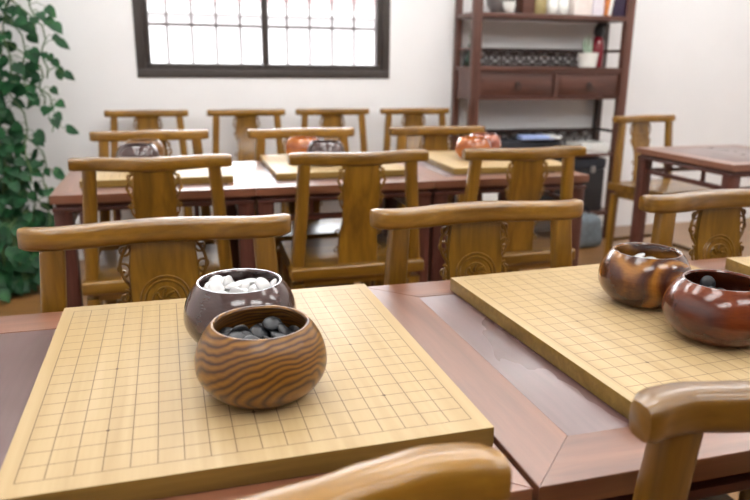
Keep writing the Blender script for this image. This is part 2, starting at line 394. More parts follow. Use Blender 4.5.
# ---------------------------------------------------------------- tables
TWD, TDP = .563, .588
def make_table():
    t = thing('game_table', '', 'table')
    w, d, th = TWD/2, TDP/2, .024; bw = .072; z0, z1 = TT-th, TT
    b = new(); g = .00012
    o = [(-w, -d), (w, -d), (w, d), (-w, d)]; i = [(-w+bw, -d+bw), (w-bw, -d+bw), (w-bw, d-bw), (-w+bw, d-bw)]
    for k in (0, 2):      # front and back rails of the mitred frame
        q = [o[k], o[(k+1) % 4], i[(k+1) % 4], i[k]]; s = 1 if k == 0 else -1
        q = [(q[0][0]+s*g, q[0][1]), (q[1][0]-s*g, q[1][1]), (q[2][0]-s*g, q[2][1]), (q[3][0]+s*g, q[3][1])]
        prism(b, q, z0, z1)
    for k in (1, 3):
        q = [o[k], o[(k+1) % 4], i[(k+1) % 4], i[k]]; s = 1 if k == 1 else -1
        q = [(q[0][0], q[0][1]+s*g), (q[1][0], q[1][1]-s*g), (q[2][0], q[2][1]-s*g), (q[3][0], q[3][1]+s*g)]
        prism(b, q, z0, z1, 1)
    bmesh.ops.bevel(b, geom=[e for e in b.edges if all(v.co.z > z1-1e-5 for v in e.verts)], offset=.0006, segments=2, affect='EDGES')
    obj('tabletop_frame', b, [M['roseX'], M['roseY']], t)
    b = new(); box(b, (0, 0, TT-.0105), (2*(w-bw)-.0004, 2*(d-bw)-.0004, .020), .0006); obj('center_panel', b, M['panel'], t)
    b = new(); q = .012    # moulded lip, then a waist set back
    for sy in (-1, 1):
        box(b, (0, sy*(d-.021), z0-.006), (2*w-.03, .014, .0118)); box(b, (0, sy*(d-.014), z0-.0185), (2*w-.006, .022, .0125), .004)
    for sx in (-1, 1):
        box(b, (sx*(w-.021), 0, z0-.006), (.014, 2*d-.058, .0118)); box(b, (sx*(w-.014), 0, z0-.0185), (.022, 2*d-.052, .0125), .004)
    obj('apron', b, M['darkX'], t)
    zl = z0-.025; L = .05; lx, ly = w-.029, d-.034
    for sx in (-1, 1):
        for sy in (-1, 1):
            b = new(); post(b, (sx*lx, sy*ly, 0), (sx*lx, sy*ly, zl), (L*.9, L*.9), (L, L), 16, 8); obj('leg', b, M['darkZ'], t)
    b = new(); zr = z0-.078
    for sy in (-1, 1): box(b, (0, sy*ly, zr), (2*lx-L, .018, .018), .003)
    for sx in (-1, 1): box(b, (sx*lx, 0, zr), (.018, 2*ly-L, .018), .003)
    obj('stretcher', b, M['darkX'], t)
    for sy in (-1, 1):
        for x in (-.11, .11):
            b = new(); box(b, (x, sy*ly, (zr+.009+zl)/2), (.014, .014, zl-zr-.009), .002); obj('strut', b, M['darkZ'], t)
    for sx in (-1, 1):
        for y in (-.11, .11):
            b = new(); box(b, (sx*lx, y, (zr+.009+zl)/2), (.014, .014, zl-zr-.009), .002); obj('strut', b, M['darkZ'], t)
    return t
Y1 = (-.304+.284)/2; Y2 = 1.271+TDP/2
tabs = [(-.0555, Y1, 'red-brown wooden game table under the nearest board, front left'),
        (.5130, Y1, 'red-brown game table beside the near left one, purple-brown panel in plain view'),
        (1.0780, Y1, 'red-brown game table at the right edge of the front row'),
        (-.1105, Y2, 'red-brown game table in the second row nearest the climbing plant'),
        (.4540, Y2, 'red-brown game table in the middle of the second row'),
        (1.0185, Y2, 'red-brown game table in the second row nearest the shelf'),
        (2.265, 1.655, 'bare red-brown game table apart on the right with nothing on it')]
T0 = None
for x, y, lab in tabs:
    if T0 is None: T0 = make_table(); T0.location = (x-.043, y, 0); T0.scale.x = 1.15; T0['label'] = lab; T0['group'] = 'game tables'
    else: dup(T0, (x, y, 0), 0, lab, 'game tables').scale.x = 1

# ---------------------------------------------------------------- chairs (local: +y is the way the sitter faces, posts at y = 0)
RT = TT+.022+.092     # crest rail top
ST = TT+.022-.248     # seat top
HW = .209
def rail_y(x):
    e = HW-abs(x)
    pts = [(0, -.012), (.022, -.003), (.05, 0), (.09, -.008), (.13, -.019), (.18, -.028), (.21, -.030)]
    for (a, p), (c, q) in zip(pts, pts[1:]):
        if e <= c: t = (e-a)/(c-a); return p+(q-p)*t*t*(3-2*t)*.5+(q-p)*t*.5
    return -.030
def make_chair():
    t = thing('wooden_chair', '', 'chair')
    b = new(); rings = []; N = 44; pr = sup(20, 3.4)
    for k in range(N+1):
        x = -HW+2*HW*k/N; e = HW-abs(x); c = abs(x)/HW
        h = .0345+.0035*(1-c**2); dp = .036+.004*(1-c)
        cap = math.sqrt(max(0, 1-(1-min(1, e/.009))**2)) if e < .009 else 1
        cap = max(cap, .72); zc = RT-.0175-(.0025*(1-c*c))
        xx = x if e > 1e-6 else x
        rings.append([Vector((xx, rail_y(x)+u*dp/2*cap, zc+v*h/2*(.5+.5*cap))) for u, v in pr])
    loft(b, rings); obj('crest_rail', b, M['chairX'], t, angle=60)
    for s in (-1, 1):
        b = new(); post(b, (s*.162, .0, RT-.034), (s*.184, .018, ST-.02), (.036, .028), (.038, .034)); obj('back_post', b, M['chairZ'], t)
        b = new(); post(b, (s*.184, .018, ST-.056), (s*.186, .012, 0), (.036, .036), (.032, .032)); obj('leg', b, M['chairZ'], t)
        b = new(); post(b, (s*.166, .312, ST-.056), (s*.168, .314, 0), (.036, .036), (.032, .032)); obj('leg', b, M['chairZ'], t)
    # splat: S curved board with a vase outline
    b = new(); z0, z1 = ST-.006, RT-.032; rings = []
    def sy(z):
        u = (z-z0)/(z1-z0); return .012+(-.033-.012)*u+.012*math.sin(u*PI*2)*.6
    def sw(z):
        u = (z-z0)/(z1-z0)
        return .0605-.012*u - .006*math.exp(-((u-.45)/.10)**2) + .003*math.exp(-((u-.8)/.1)**2)
    K = 22
    for k in range(K+1):
        z = z0+(z1-z0)*k/K; y = sy(z); w = sw(z); q = .006
        rings.append([Vector(p) for p in ((-w, y-q, z), (w, y-q, z), (w, y+q, z), (-w, y+q, z))])
    loft(b, rings); sp = obj('back_splat', b, M['chairZ'], t, angle=30)
    for s in (-1, 1):   # openwork scrolls along both edges of the splat
        b = new()
        def curl(cz, r, up, turns=1.15):
            pts = []
            for k in range(22):
                a = k/21*turns*2*PI; rr = r*(1-.72*k/21)
                z = cz+up*rr*math.cos(a); x = sw(cz)+.004+r*.9 - rr*math.sin(a)*.9 - r*.35
                pts.append((s*x, sy(cz), z))
            tube(b, pts, .0024, 6)
        tube(b, [(s*(sw(z)+.0005), sy(z), z) for z in [z0+.03+(z1-.004-z0-.03)*k/16 for k in range(17)]], .0026, 6)
        curl(z1-.020, .013, 1); curl(z1-.052, .014, -1); curl(z1-.098, .012, 1, 1.0); curl(z0+.105, .012, -1); curl(z0+.05, .010, 1)
        pts = []
        for k in range(16):
            u = k/15; z = z1-.004-.078*u; pts.append((s*(sw(z)+.001+.0155*math.sin(PI*u)), sy(z), z))
        tube(b, pts, .003, 6)
        pts = []
        for k in range(12):
            u = k/11; z = z1-.084-.05*u; pts.append((s*(sw(z)+.001+.009*math.sin(PI*u)), sy(z), z))
        tube(b, pts, .0028, 6)
        obj('scroll_carving', b, M['chairZ'], sp)
    b = new(); cz = z1-.106
    for r in (.040, .033, .021):
        pts = [(r*math.cos(a), sy(cz+r*math.sin(a))+.0058, cz+r*math.sin(a)) for a in [2*PI*k/40 for k in range(41)]]
        tube(b, pts, .0021, 6)
    for k in range(8):
        a = 2*PI*k/8+.2
        pts = [((.006+.013*u)*math.cos(a+.6*u), sy(cz)+.006, cz+(.006+.013*u)*math.sin(a+.6*u)) for u in (0, .33, .66, 1)]
        tube(b, pts, .0022, 6)
    obj('medallion', b, M['chairZ'], sp)
    b = new(); prism(b, [(-HW, -.02), (HW, -.02), (HW, .03), (.187, .08), (.187, .335), (-.187, .335), (-.187, .08), (-HW, .03)], ST-.038, ST)
    bmesh.ops.bevel(b, geom=b.edges[:], offset=.008, segments=3, profile=.6, affect='EDGES'); obj('seat', b, M['chairX'], t)
    b = new()
    box(b, (0, .015, ST-.050), (.34, .02, .024), .003); box(b, (0, .312, ST-.055), (.30, .018, .034), .003)
    for s in (-1, 1): box(b, (s*.172, .165, ST-.055), (.018, .265, .034), .003, 2, (0, 0, s*.05))
    obj('seat_apron', b, M['chairX'], t)
    for s in (-1, 1): b = new(); box(b, (s*.177, .163, .13), (.016, .275, .022), .003, 2, (0, 0, s*.06)); obj('stretcher', b, M['chairY'], t)
    b = new(); box(b, (0, .314, .085), (.31, .024, .03), .003); obj('stretcher', b, M['chairX'], t)
    b = new(); box(b, (0, .014, .17), (.34, .016, .022), .003); obj('stretcher', b, M['chairX'], t)
    return t
chairs = [   # x, y of the back posts, heading, label, group
 (-.085, .352, PI+R(1.0), 'wooden chair behind the front left table, carved medallion on its splat', 'front row far side chairs'),
 (.478, .358, PI+R(.2), 'wooden chair behind the front tables, back partly hidden below the right-hand board', 'front row far side chairs'),
 (1.040, .362, PI, 'wooden chair behind the front tables, cut by the right edge of the photo', 'front row far side chairs'),
 (-.112, 1.19, R(0), 'wooden chair at the near side of the second row, beside the plant end', 'second row near side chairs'),
 (.462, 1.178, R(1), 'wooden chair at the near side of the second row, middle of the three', 'second row near side chairs'),
 (.993, 1.175, R(1), 'wooden chair at the near side of the second row, in front of the orange bowl', 'second row near side chairs'),
 (-.131, 1.915, PI+R(1), 'wooden chair across the second row behind the dark bowl at the plant end', 'second row far side chairs'),
 (.430, 1.905, PI+R(1), 'wooden chair across the second row behind the middle board with purple bowl', 'second row far side chairs'),
 (.997, 1.905, PI+R(1), 'wooden chair across the second row behind the orange bowl board', 'second row far side chairs'),
 (-.171, 3.075, PI, 'wooden chair against the back wall, first from the plant', 'chairs along the back wall'),
 (.342, 3.07, PI, 'wooden chair against the back wall, second from the plant', 'chairs along the back wall'),
 (.821, 3.07, PI, 'wooden chair against the back wall, third from the plant', 'chairs along the back wall'),
 (1.305, 3.065, PI, 'wooden chair against the back wall, next to the shelf', 'chairs along the back wall'),
 (2.315, 2.335, PI+R(9), 'wooden chair standing behind the bare table on the right, side of its seat showing', None),
 (-.073, -.400, R(0), 'near chair at the front left table, honey-coloured end of its rail at the bottom edge', 'front row near side chairs'),
 (.480, -.362, R(0), 'near chair at the bottom right with big rounded rail end and post', 'front row near side chairs')]
C0 = None
for x, y, rz, lab, grp in chairs:
    if C0 is None:
        C0 = make_chair(); C0.location = (x, y, 0); C0.rotation_euler = (0, 0, rz); C0['label'] = lab; C0['group'] = grp
    else:
        c = dup(C0, (x, y, 0), rz, lab, grp)
        if lab.startswith('near chair at the front left'):
            for q in c.children: q.color = (1.3, 1.28, 1.4, 1)     # a paler chair than its neighbours
        if lab.startswith('near chair at the bottom right'):
            for q in c.children: q.color = (.72, .68, .7, 1)     # and a browner one
        if not grp: del c['group']

# ---------------------------------------------------------------- go boards
BW, BD, BH = .441, .468, .0215
def make_board():
    b = new(); box(b, (0, 0, -BH/2), (BW, BD, BH), .0012, 2, mi=1)
    for f in b.faces:
        if f.normal.z > .9: f.material_index = 0
    return obj('go_board', b, [M['board'], M['boardside']], None)
boards = [(.0, .001, R(.2), 'pale go board with a nineteen-line grid in the foreground left, two bowls on it'),
          (.594, .006, R(2.2), 'go board on the front right table carrying the amber and the red-brown bowl'),
          (1.108, -.03, R(-4), 'corner of a go board at the right edge of the photo, behind the red-brown bowl'),
          (-.105, 1.61, R(.5), 'go board in the second row at the plant end under the dark bowl'),
          (.475, 1.622, R(-1), 'go board in the second row middle, left edge open beside the table joint'),
          (1.075, 1.60, R(-2), 'go board in the second row under the orange bowl, toward the shelf')]
B0 = None
for x, y, rz, lab in boards:
    if B0 is None: B0 = make_board(); o = B0
    else: o = B0.copy(); COL.objects.link(o)
    o.location = (x, y, BT); o.rotation_euler = (0, 0, rz); tag(o, lab, 'go board', 'go boards')

# ---------------------------------------------------------------- go bowls
def bowl_profile(Rm, h, r, floor):
    zm = .47*h; a0, a1 = math.acos(.55), math.acos(r/Rm); o = [(.02, .0025), (.55*Rm-.004, .0015), (.55*Rm-.001, 0)]
    for k in range(27):
        a = -a0+(a1+a0)*k/26
        o.append((Rm*math.cos(a), (zm+zm*math.sin(a)/math.sin(a0)) if a < 0 else zm+(h-.0015-zm)*math.sin(a)/math.sin(a1)))
    o += [(r-.0012, h), (r-.0032, h), (r-.0045, h-.0022)]
    T = .0068
    for k in range(16):
        a = a1*.86-(a1*.86+.8)*k/15; z = zm+(h-.006-zm)*math.sin(a)/math.sin(a1) if a > 0 else zm+zm*math.sin(a)/math.sin(a0)
        if z < floor: break
        o.append(((Rm-T)*math.cos(a), z))
    o.append((o[-1][0]-.002, floor)); o.append((.01, floor))
    return o
def make_bowl(x, y, Rm, h, r, mat, label, rz=0, floor=.033):
    b = new(); lathe(b, bowl_profile(Rm, h, r, floor), 72)
    o = obj('go_bowl', b, mat, None, angle=50); o.location = (x, y, BT); o.rotation_euler = (0, 0, rz)
    return tag(o, label, 'bowl', 'go stone bowls')
BOWLS = [(.0151, -.1008, .0681, .0802, .0513, 'bowlA', 'golden striped wooden bowl of black stones on the foreground board', 0),
         (.0077, .0406, .0686, .0819, .0519, 'bowlB', 'dark plum-brown bowl heaped with white stones behind the golden bowl', .5),
         (.5965, .0493, .0653, .0784, .0491, 'bowlC', 'amber swirled bowl with two white stones showing on the right board', 0),
         (.6006, -.0954, .0683, .0773, .0487, 'bowlD', 'glossy red-brown bowl at the right edge, dark inside', .8),
         (-.165, 1.57, .0675, .08, .051, 'bowlB', 'dark grey-brown bowl on the second row board at the plant end', 1),
         (-.150, 1.712, .0675, .08, .051, 'bowlA', 'tan bowl half hidden behind the dark bowl at the plant end', 2),
         (.445, 1.55, .0675, .08, .051, 'bowlB', 'purple-brown bowl on the middle second row board', 2.2),
         (.395, 1.69, .0675, .08, .051, 'bowlE', 'orange-brown bowl peeking out behind the purple bowl', 1.2),
         (1.002, 1.575, .0675, .08, .051, 'bowlE', 'bright orange bowl on the second row board toward the shelf', .4),
         (1.098, 1.69, .0675, .08, .051, 'bowlF', 'reddish bowl behind and right of the bright orange bowl', .2)]
for (x, y, Rm, h, r, m, lab, rz), fl in zip(BOWLS, (.038, .046, .050, .042)+(.04,)*6): make_bowl(x, y, Rm, h, r, M[m], lab, rz, fl)

# ---------------------------------------------------------------- go stones: settled poses (x, y, z, quaternion) in each bowl
STONES = {
 'A': [[0.0158,0.037,0.0475,0.008,-0.626,-0.749,-0.216],[-0.0198,0.0214,0.0458,0.982,0.032,-0.034,0.185],[0.0206,-0.0045,0.0458,0.64,0.007,0.046,-0.767],[0.0402,0.0325,0.0518,0.752,0.443,-0.487,-0.036],[-0.0524,-0.0138,0.0515,0.091,0.75,0.286,0.589],[0.0474,0.0144,0.0506,0.443,-0.796,0.367,-0.186],[0.0062,-0.0491,0.0458,0.786,-0.046,-0.007,-0.616],[0.0449,-0.0206,0.0458,0.299,0.046,-0.009,-0.953],[0.029,-0.0038,0.0543,0.28,-0.014,0.137,-0.95],[-0.0274,0.0411,0.0458,0.044,-0.694,-0.719,-0.017],[-0.0135,-0.04,0.0458,0.859,0.046,-0.006,-0.51],[0.026,0.0476,0.0516,0.591,0.745,-0.295,-0.091],[0.0045,-0.0283,0.0458,0.57,-0.045,-0.012,-0.82],[0.0398,0.0023,0.0484,0.144,0.144,0.949,0.242],[-0.0455,0.0215,0.0493,0.327,0.077,-0.32,-0.886],[0.0318,0.0237,0.0501,0.553,-0.207,-0.377,0.714],[0.0308,-0.0405,0.0516,0.492,0.774,0.139,0.373],[0.0064,0.0528,0.0516,0.411,0.722,0.352,-0.431],[-0.0215,-0.0203,0.0469,0.483,-0.122,0.082,-0.863],[0.0422,-0.0199,0.0546,0.421,-0.112,-0.08,0.896],[-0.039,-0.0264,0.0481,0.878,0.132,0.224,0.402],[-0.0494,0.0041,0.0458,0.008,0.084,0.995,0.047],[0.0449,-0.0001,0.0593,0.404,-0.08,0.093,-0.906],[-0.0056,-0.0069,0.0458,0.97,-0.03,0.034,0.237],[-0.0414,-0.0077,0.0563,0.438,-0.097,0.894,0.023],[0.002,0.0061,0.0487,0.636,-0.299,-0.072,-0.708],[-0.0067,0.0452,0.0458,0.999,-0.025,0.036,0.031],[-0.0056,0.0248,0.0501,0.179,0.9,0.107,-0.381],[-0.0292,-0.0039,0.0497,0.527,0.175,0.345,-0.757],[0.0148,0.0202,0.0477,0.814,0.216,0.092,-0.531],[-0.01,-0.026,0.0533,0.04,0.323,-0.945,0.033],[-0.0308,0.011,0.0487,0.622,0.305,0.02,-0.72],[0.0153,-0.0357,0.0515,0.19,-0.52,-0.832,0.035],[0.0096,0.007,0.0563,0.363,0.269,0.304,0.838],[-0.0111,-0.0517,0.0533,0.486,-0.865,-0.041,-0.114],[-0.0166,0.044,0.0545,0.065,-0.522,0.849,0.046],[-0.0301,-0.016,0.0592,0.304,0.826,0.133,0.456],[0.0272,-0.0237,0.0514,0.806,0.285,-0.501,-0.132],[0.0123,-0.012,0.0529,0.395,0.321,0.232,-0.829],[-0.0138,-0.0063,0.0559,0.974,-0.071,0.141,-0.161],[0.0144,-0.0434,0.0599,0.746,-0.042,0.135,-0.65],[-0.0272,-0.0417,0.0498,0.761,-0.226,-0.316,0.52],[0.0281,0.0146,0.0631,0.344,0.075,-0.93,-0.103],[-0.0303,-0.0321,0.0596,0.334,-0.283,0.756,-0.486],[-0.0151,0.0121,0.0591,0.176,-0.106,-0.901,-0.382],[0.0211,-0.0319,0.0654,0.137,0.973,-0.073,-0.172],[0.0057,-0.0241,0.0594,0.502,-0.09,0.162,0.844],[-0.0368,0.0127,0.0596,0.075,-0.145,-0.961,-0.225],[-0.0068,-0.0001,0.0622,0.804,-0.116,0.132,-0.568],[0.0209,0.0147,0.0571,0.746,0.215,0.203,0.597],[-0.0136,-0.0346,0.0619,0.163,-0.081,-0.054,0.982],[0.0037,0.0376,0.0547,0.205,-0.904,0.37,0.063],[-0.0317,0.0336,0.0563,0.448,-0.787,-0.368,-0.211],[-0.0124,-0.0158,0.0652,0.32,-0.844,0.414,0.12],[-0.0269,0.0036,0.0652,0.183,-0.759,0.625,0.016],[-0.0205,0.0244,0.0636,0.614,-0.256,-0.469,-0.581],[0.0217,-0.0089,0.0643,0.182,-0.201,0.108,-0.957],[0.0014,0.0268,0.0606,0.218,-0.748,-0.627,0.001],[0.0212,0.0349,0.0598,0.052,-0.175,-0.956,-0.231],[0.0161,0.0309,0.0677,0.817,0.149,-0.109,0.547]],
 'B': [[-0.0226,-0.0194,0.0578,0.462,-0.044,-0.017,-0.886],[0.0007,0.0043,0.0578,0.098,0.023,-0.015,-0.995],[0.0222,-0.0202,0.0589,0.803,-0.141,0.053,-0.577],[-0.0136,-0.0139,0.0644,0.625,-0.275,-0.077,-0.727],[0.0008,-0.0495,0.0621,0.524,0.312,0.29,-0.737],[0.0176,0.0358,0.0578,0.685,-0.031,0.013,-0.728],[0.043,0.0175,0.0632,0.542,-0.114,-0.828,-0.088],[-0.0089,0.0041,0.0651,0.934,0.035,-0.182,-0.306],[0.0416,-0.01,0.0578,0.03,0.91,-0.413,0.036],[0.0333,0.0286,0.0634,0.074,0.577,-0.026,-0.813],[-0.0201,0.0362,0.0578,0.04,-0.974,0.223,0.025],[-0.0263,0.0014,0.0578,0.868,-0.001,0.047,0.495],[0.0025,-0.0232,0.0578,0.658,0.039,-0.024,0.751],[0.0149,-0.0008,0.0614,0.587,0.316,0.171,0.726],[-0.001,0.0464,0.0578,0.046,-0.815,-0.578,-0.008],[-0.0061,0.0242,0.0605,0.244,-0.529,-0.798,0.153],[0.0117,-0.0383,0.0596,0.932,0.212,0.071,0.286],[-0.0226,0.0333,0.0687,0.266,-0.331,-0.888,-0.178],[-0.0427,0.01,0.0628,0.836,0.307,0.417,-0.181],[0.0198,0.0379,0.0666,0.821,-0.04,0.031,0.568],[0.0328,-0.001,0.0629,0.173,0.169,-0.175,-0.954],[0.0245,-0.0342,0.068,0.322,0.084,0.109,-0.937],[-0.023,0.0184,0.0637,0.763,-0.524,0.344,0.159],[0.0284,0.0172,0.0679,0.137,0.615,0.518,0.578],[0.0071,-0.0373,0.0754,0.451,0.838,-0.226,-0.207],[-0.0359,0.0088,0.0711,0.446,0.457,-0.181,0.748],[0.0488,0.0029,0.0652,0.264,0.428,0.168,0.848],[0.0059,-0.0162,0.0676,0.988,0.103,-0.032,-0.11],[-0.0067,-0.0331,0.0629,0.484,0.291,-0.002,-0.825],[-0.0415,0.0265,0.0626,0.282,0.183,-0.446,-0.829],[-0.0395,-0.0214,0.0633,0.469,0.26,0.521,0.664],[0.0249,-0.0108,0.0694,0.045,0.23,0.039,-0.971],[0.0379,-0.0291,0.0601,0.885,0.122,0.228,-0.386],[-0.024,-0.0375,0.0627,0.421,0.361,-0.784,0.281],[-0.0261,-0.0299,0.0781,0.239,-0.942,0.159,-0.172],[0.0124,0.0198,0.0613,0.216,0.325,0.133,-0.911],[-0.012,-0.0346,0.0733,0.277,0.838,0.464,0.078],[-0.0261,-0.0211,0.0704,0.032,0.725,0.541,0.424],[0.0021,0.022,0.0694,0.032,-0.697,-0.711,-0.084],[-0.0009,0.0416,0.0662,0.078,-0.978,-0.185,0.054],[0.0237,0.009,0.0725,0.231,-0.804,-0.275,-0.473],[-0.0441,-0.0054,0.0628,0.678,0.474,0.223,-0.516],[-0.0051,-0.0231,0.0784,0.13,-0.223,-0.754,0.604],[0.0033,0.0152,0.0772,0.791,0.089,-0.145,0.587],[0.017,-0.0007,0.0761,0.967,0.098,-0.235,-0.017],[-0.0394,-0.0134,0.0779,0.74,-0.399,0.534,-0.089],[-0.0201,0.0016,0.0694,0.161,-0.272,-0.018,0.949],[0.0395,0.0026,0.0776,0.145,-0.812,0.35,-0.445],[-0.0005,-0.0075,0.0754,0.913,-0.109,-0.115,0.376],[-0.0279,-0.0037,0.0814,0.664,0.439,-0.136,0.59],[-0.0123,0.0354,0.0758,0.946,0.204,0.21,-0.136],[-0.0326,0.0041,0.0788,0.877,0.348,0.292,-0.158],[0.0158,0.0336,0.0757,0.603,-0.053,0.038,0.795],[-0.0075,0.0025,0.0814,0.649,0.031,-0.085,-0.755],[0.0177,-0.0228,0.0761,0.915,-0.077,0.001,0.396],[-0.026,0.0268,0.0803,0.906,0.251,-0.188,0.284],[0.0271,-0.008,0.0838,0.089,-0.753,0.553,0.345],[-0.0123,0.0194,0.0796,0.023,0.584,-0.425,-0.691]],
 'C': [[-0.0045,0.0339,0.0548,0.992,0.044,-0.016,0.118],[0.0172,0.0397,0.0572,0.272,0.116,-0.246,-0.923],[-0.0385,0.0084,0.0548,0.394,0.003,0.047,-0.918],[-0.0071,-0.0141,0.0548,0.834,-0.031,0.035,0.55],[-0.0151,0.0224,0.0578,0.311,-0.868,0.386,0.018],[-0.0306,-0.0113,0.0548,0.046,-0.989,-0.138,0.004],[-0.0456,-0.0064,0.0592,0.453,-0.292,-0.311,0.782],[0.0418,0.0046,0.0548,0.474,-0.027,0.039,0.879],[-0.0297,-0.0322,0.0548,0.047,-0.611,-0.79,0.006],[-0.0085,0.01,0.0587,0.323,-0.62,-0.683,-0.21],[-0.0116,-0.0424,0.0548,0.622,-0.009,0.046,-0.782],[0.0281,0.0278,0.0548,0.965,-0.035,-0.032,0.258],[-0.0251,0.007,0.0594,0.564,0.344,0.306,0.685],[-0.0245,0.0341,0.0604,0.589,-0.685,-0.425,0.05],[0.0088,-0.0003,0.0548,0.014,0.033,-0.034,0.999],[0.0092,0.0201,0.0563,0.252,0.071,-0.174,0.949],[-0.0055,-0.0041,0.0625,0.479,0.024,0.032,0.877],[-0.0231,-0.0196,0.062,0.009,0.876,-0.475,-0.076],[0.0213,-0.0074,0.0581,0.92,0.121,0.318,-0.193],[0.0096,-0.0368,0.0548,0.041,-0.033,0.998,0.023],[0.0322,-0.0262,0.0548,0.77,0.039,0.025,-0.636]],
 'D': [[-0.0167,0.0092,0.0528,0.935,-0.019,-0.043,0.353],[-0.0429,-0.0014,0.0528,0.831,-0.046,-0.009,-0.554],[0.0187,0.0042,0.0528,0.914,0.023,-0.04,-0.403],[0.0004,-0.0031,0.0539,0.801,0.132,-0.066,-0.581],[-0.0268,-0.0352,0.0528,0.041,0.852,0.521,-0.023],[-0.0087,0.0299,0.0528,0.831,0.004,0.045,-0.554],[-0.0376,0.02,0.0528,0.723,0.047,-0.003,0.689],[0.0319,-0.0126,0.0528,0.769,0.044,0.015,0.638],[0.0373,0.0016,0.0564,0.906,-0.217,0.289,0.219],[0.0157,0.033,0.0528,0.009,0.76,0.648,0.046],[0.0114,0.0371,0.0669,0.774,0.591,0.007,-0.228],[0.015,-0.0151,0.0578,0.169,-0.374,0.779,-0.475],[0.0006,-0.0276,0.056,0.068,0.802,0.498,0.324],[-0.03,-0.0198,0.0555,0.825,-0.238,0.171,0.483],[0.0009,0.0175,0.0556,0.255,-0.873,-0.384,0.161],[0.0141,-0.044,0.0528,0.782,-0.009,0.044,0.622],[0.0175,-0.0271,0.0569,0.392,0.812,0.413,0.127],[-0.0191,0.0407,0.0565,0.738,-0.066,-0.369,-0.561],[0.0287,-0.0319,0.0586,0.11,-0.584,0.189,0.781],[-0.0162,-0.0125,0.0562,0.798,-0.061,0.337,0.495],[0.0325,0.0282,0.0551,0.095,0.719,-0.643,-0.245],[0.0115,0.0205,0.0609,0.938,0.075,0.256,-0.222]]}
def stone_mesh(d, t, name, m):
    prof = [(d/2*max(0, math.cos(-PI/2+PI*k/10))**1.1, t/2*math.sin(-PI/2+PI*k/10)) for k in range(11)]
    b = new(); lathe(b, prof, 24); bmesh.ops.recalc_face_normals(b, faces=b.faces[:])
    me = bpy.data.meshes.new(name); b.to_mesh(me); b.free(); me.materials.append(m)
    me.polygons.foreach_set('use_smooth', [True]*len(me.polygons)); return me
SW = stone_mesh(.0211, .0087, 'white_go_stone', M['white_stone']); SB = stone_mesh(.0216, .0082, 'black_go_stone', M['black_stone'])
for key, (bi, me, dz, lab, grp) in {'A': (0, SB, -.003, 'black go stone in the heap inside the golden striped bowl', 'black stones in the golden striped bowl'),
        'B': (1, SW, -.007, 'white go stone in the heap inside the plum-brown bowl', 'white stones in the plum-brown bowl'),
        'C': (2, SW, .0, 'white go stone inside the amber swirled bowl', 'white stones in the amber swirled bowl'),
        'D': (3, SB, -.007, 'black go stone inside the red-brown bowl at the right edge', 'black stones in the red-brown bowl')}.items():
    for q in STONES[key]:
        o = bpy.data.objects.new(me.name, me); COL.objects.link(o)
        o.location = (BOWLS[bi][0]+q[0], BOWLS[bi][1]+q[1], BT+q[2]+dz); o.rotation_mode = 'QUATERNION'; o.rotation_quaternion = q[3:]
        tag(o, lab, 'go stone', grp)

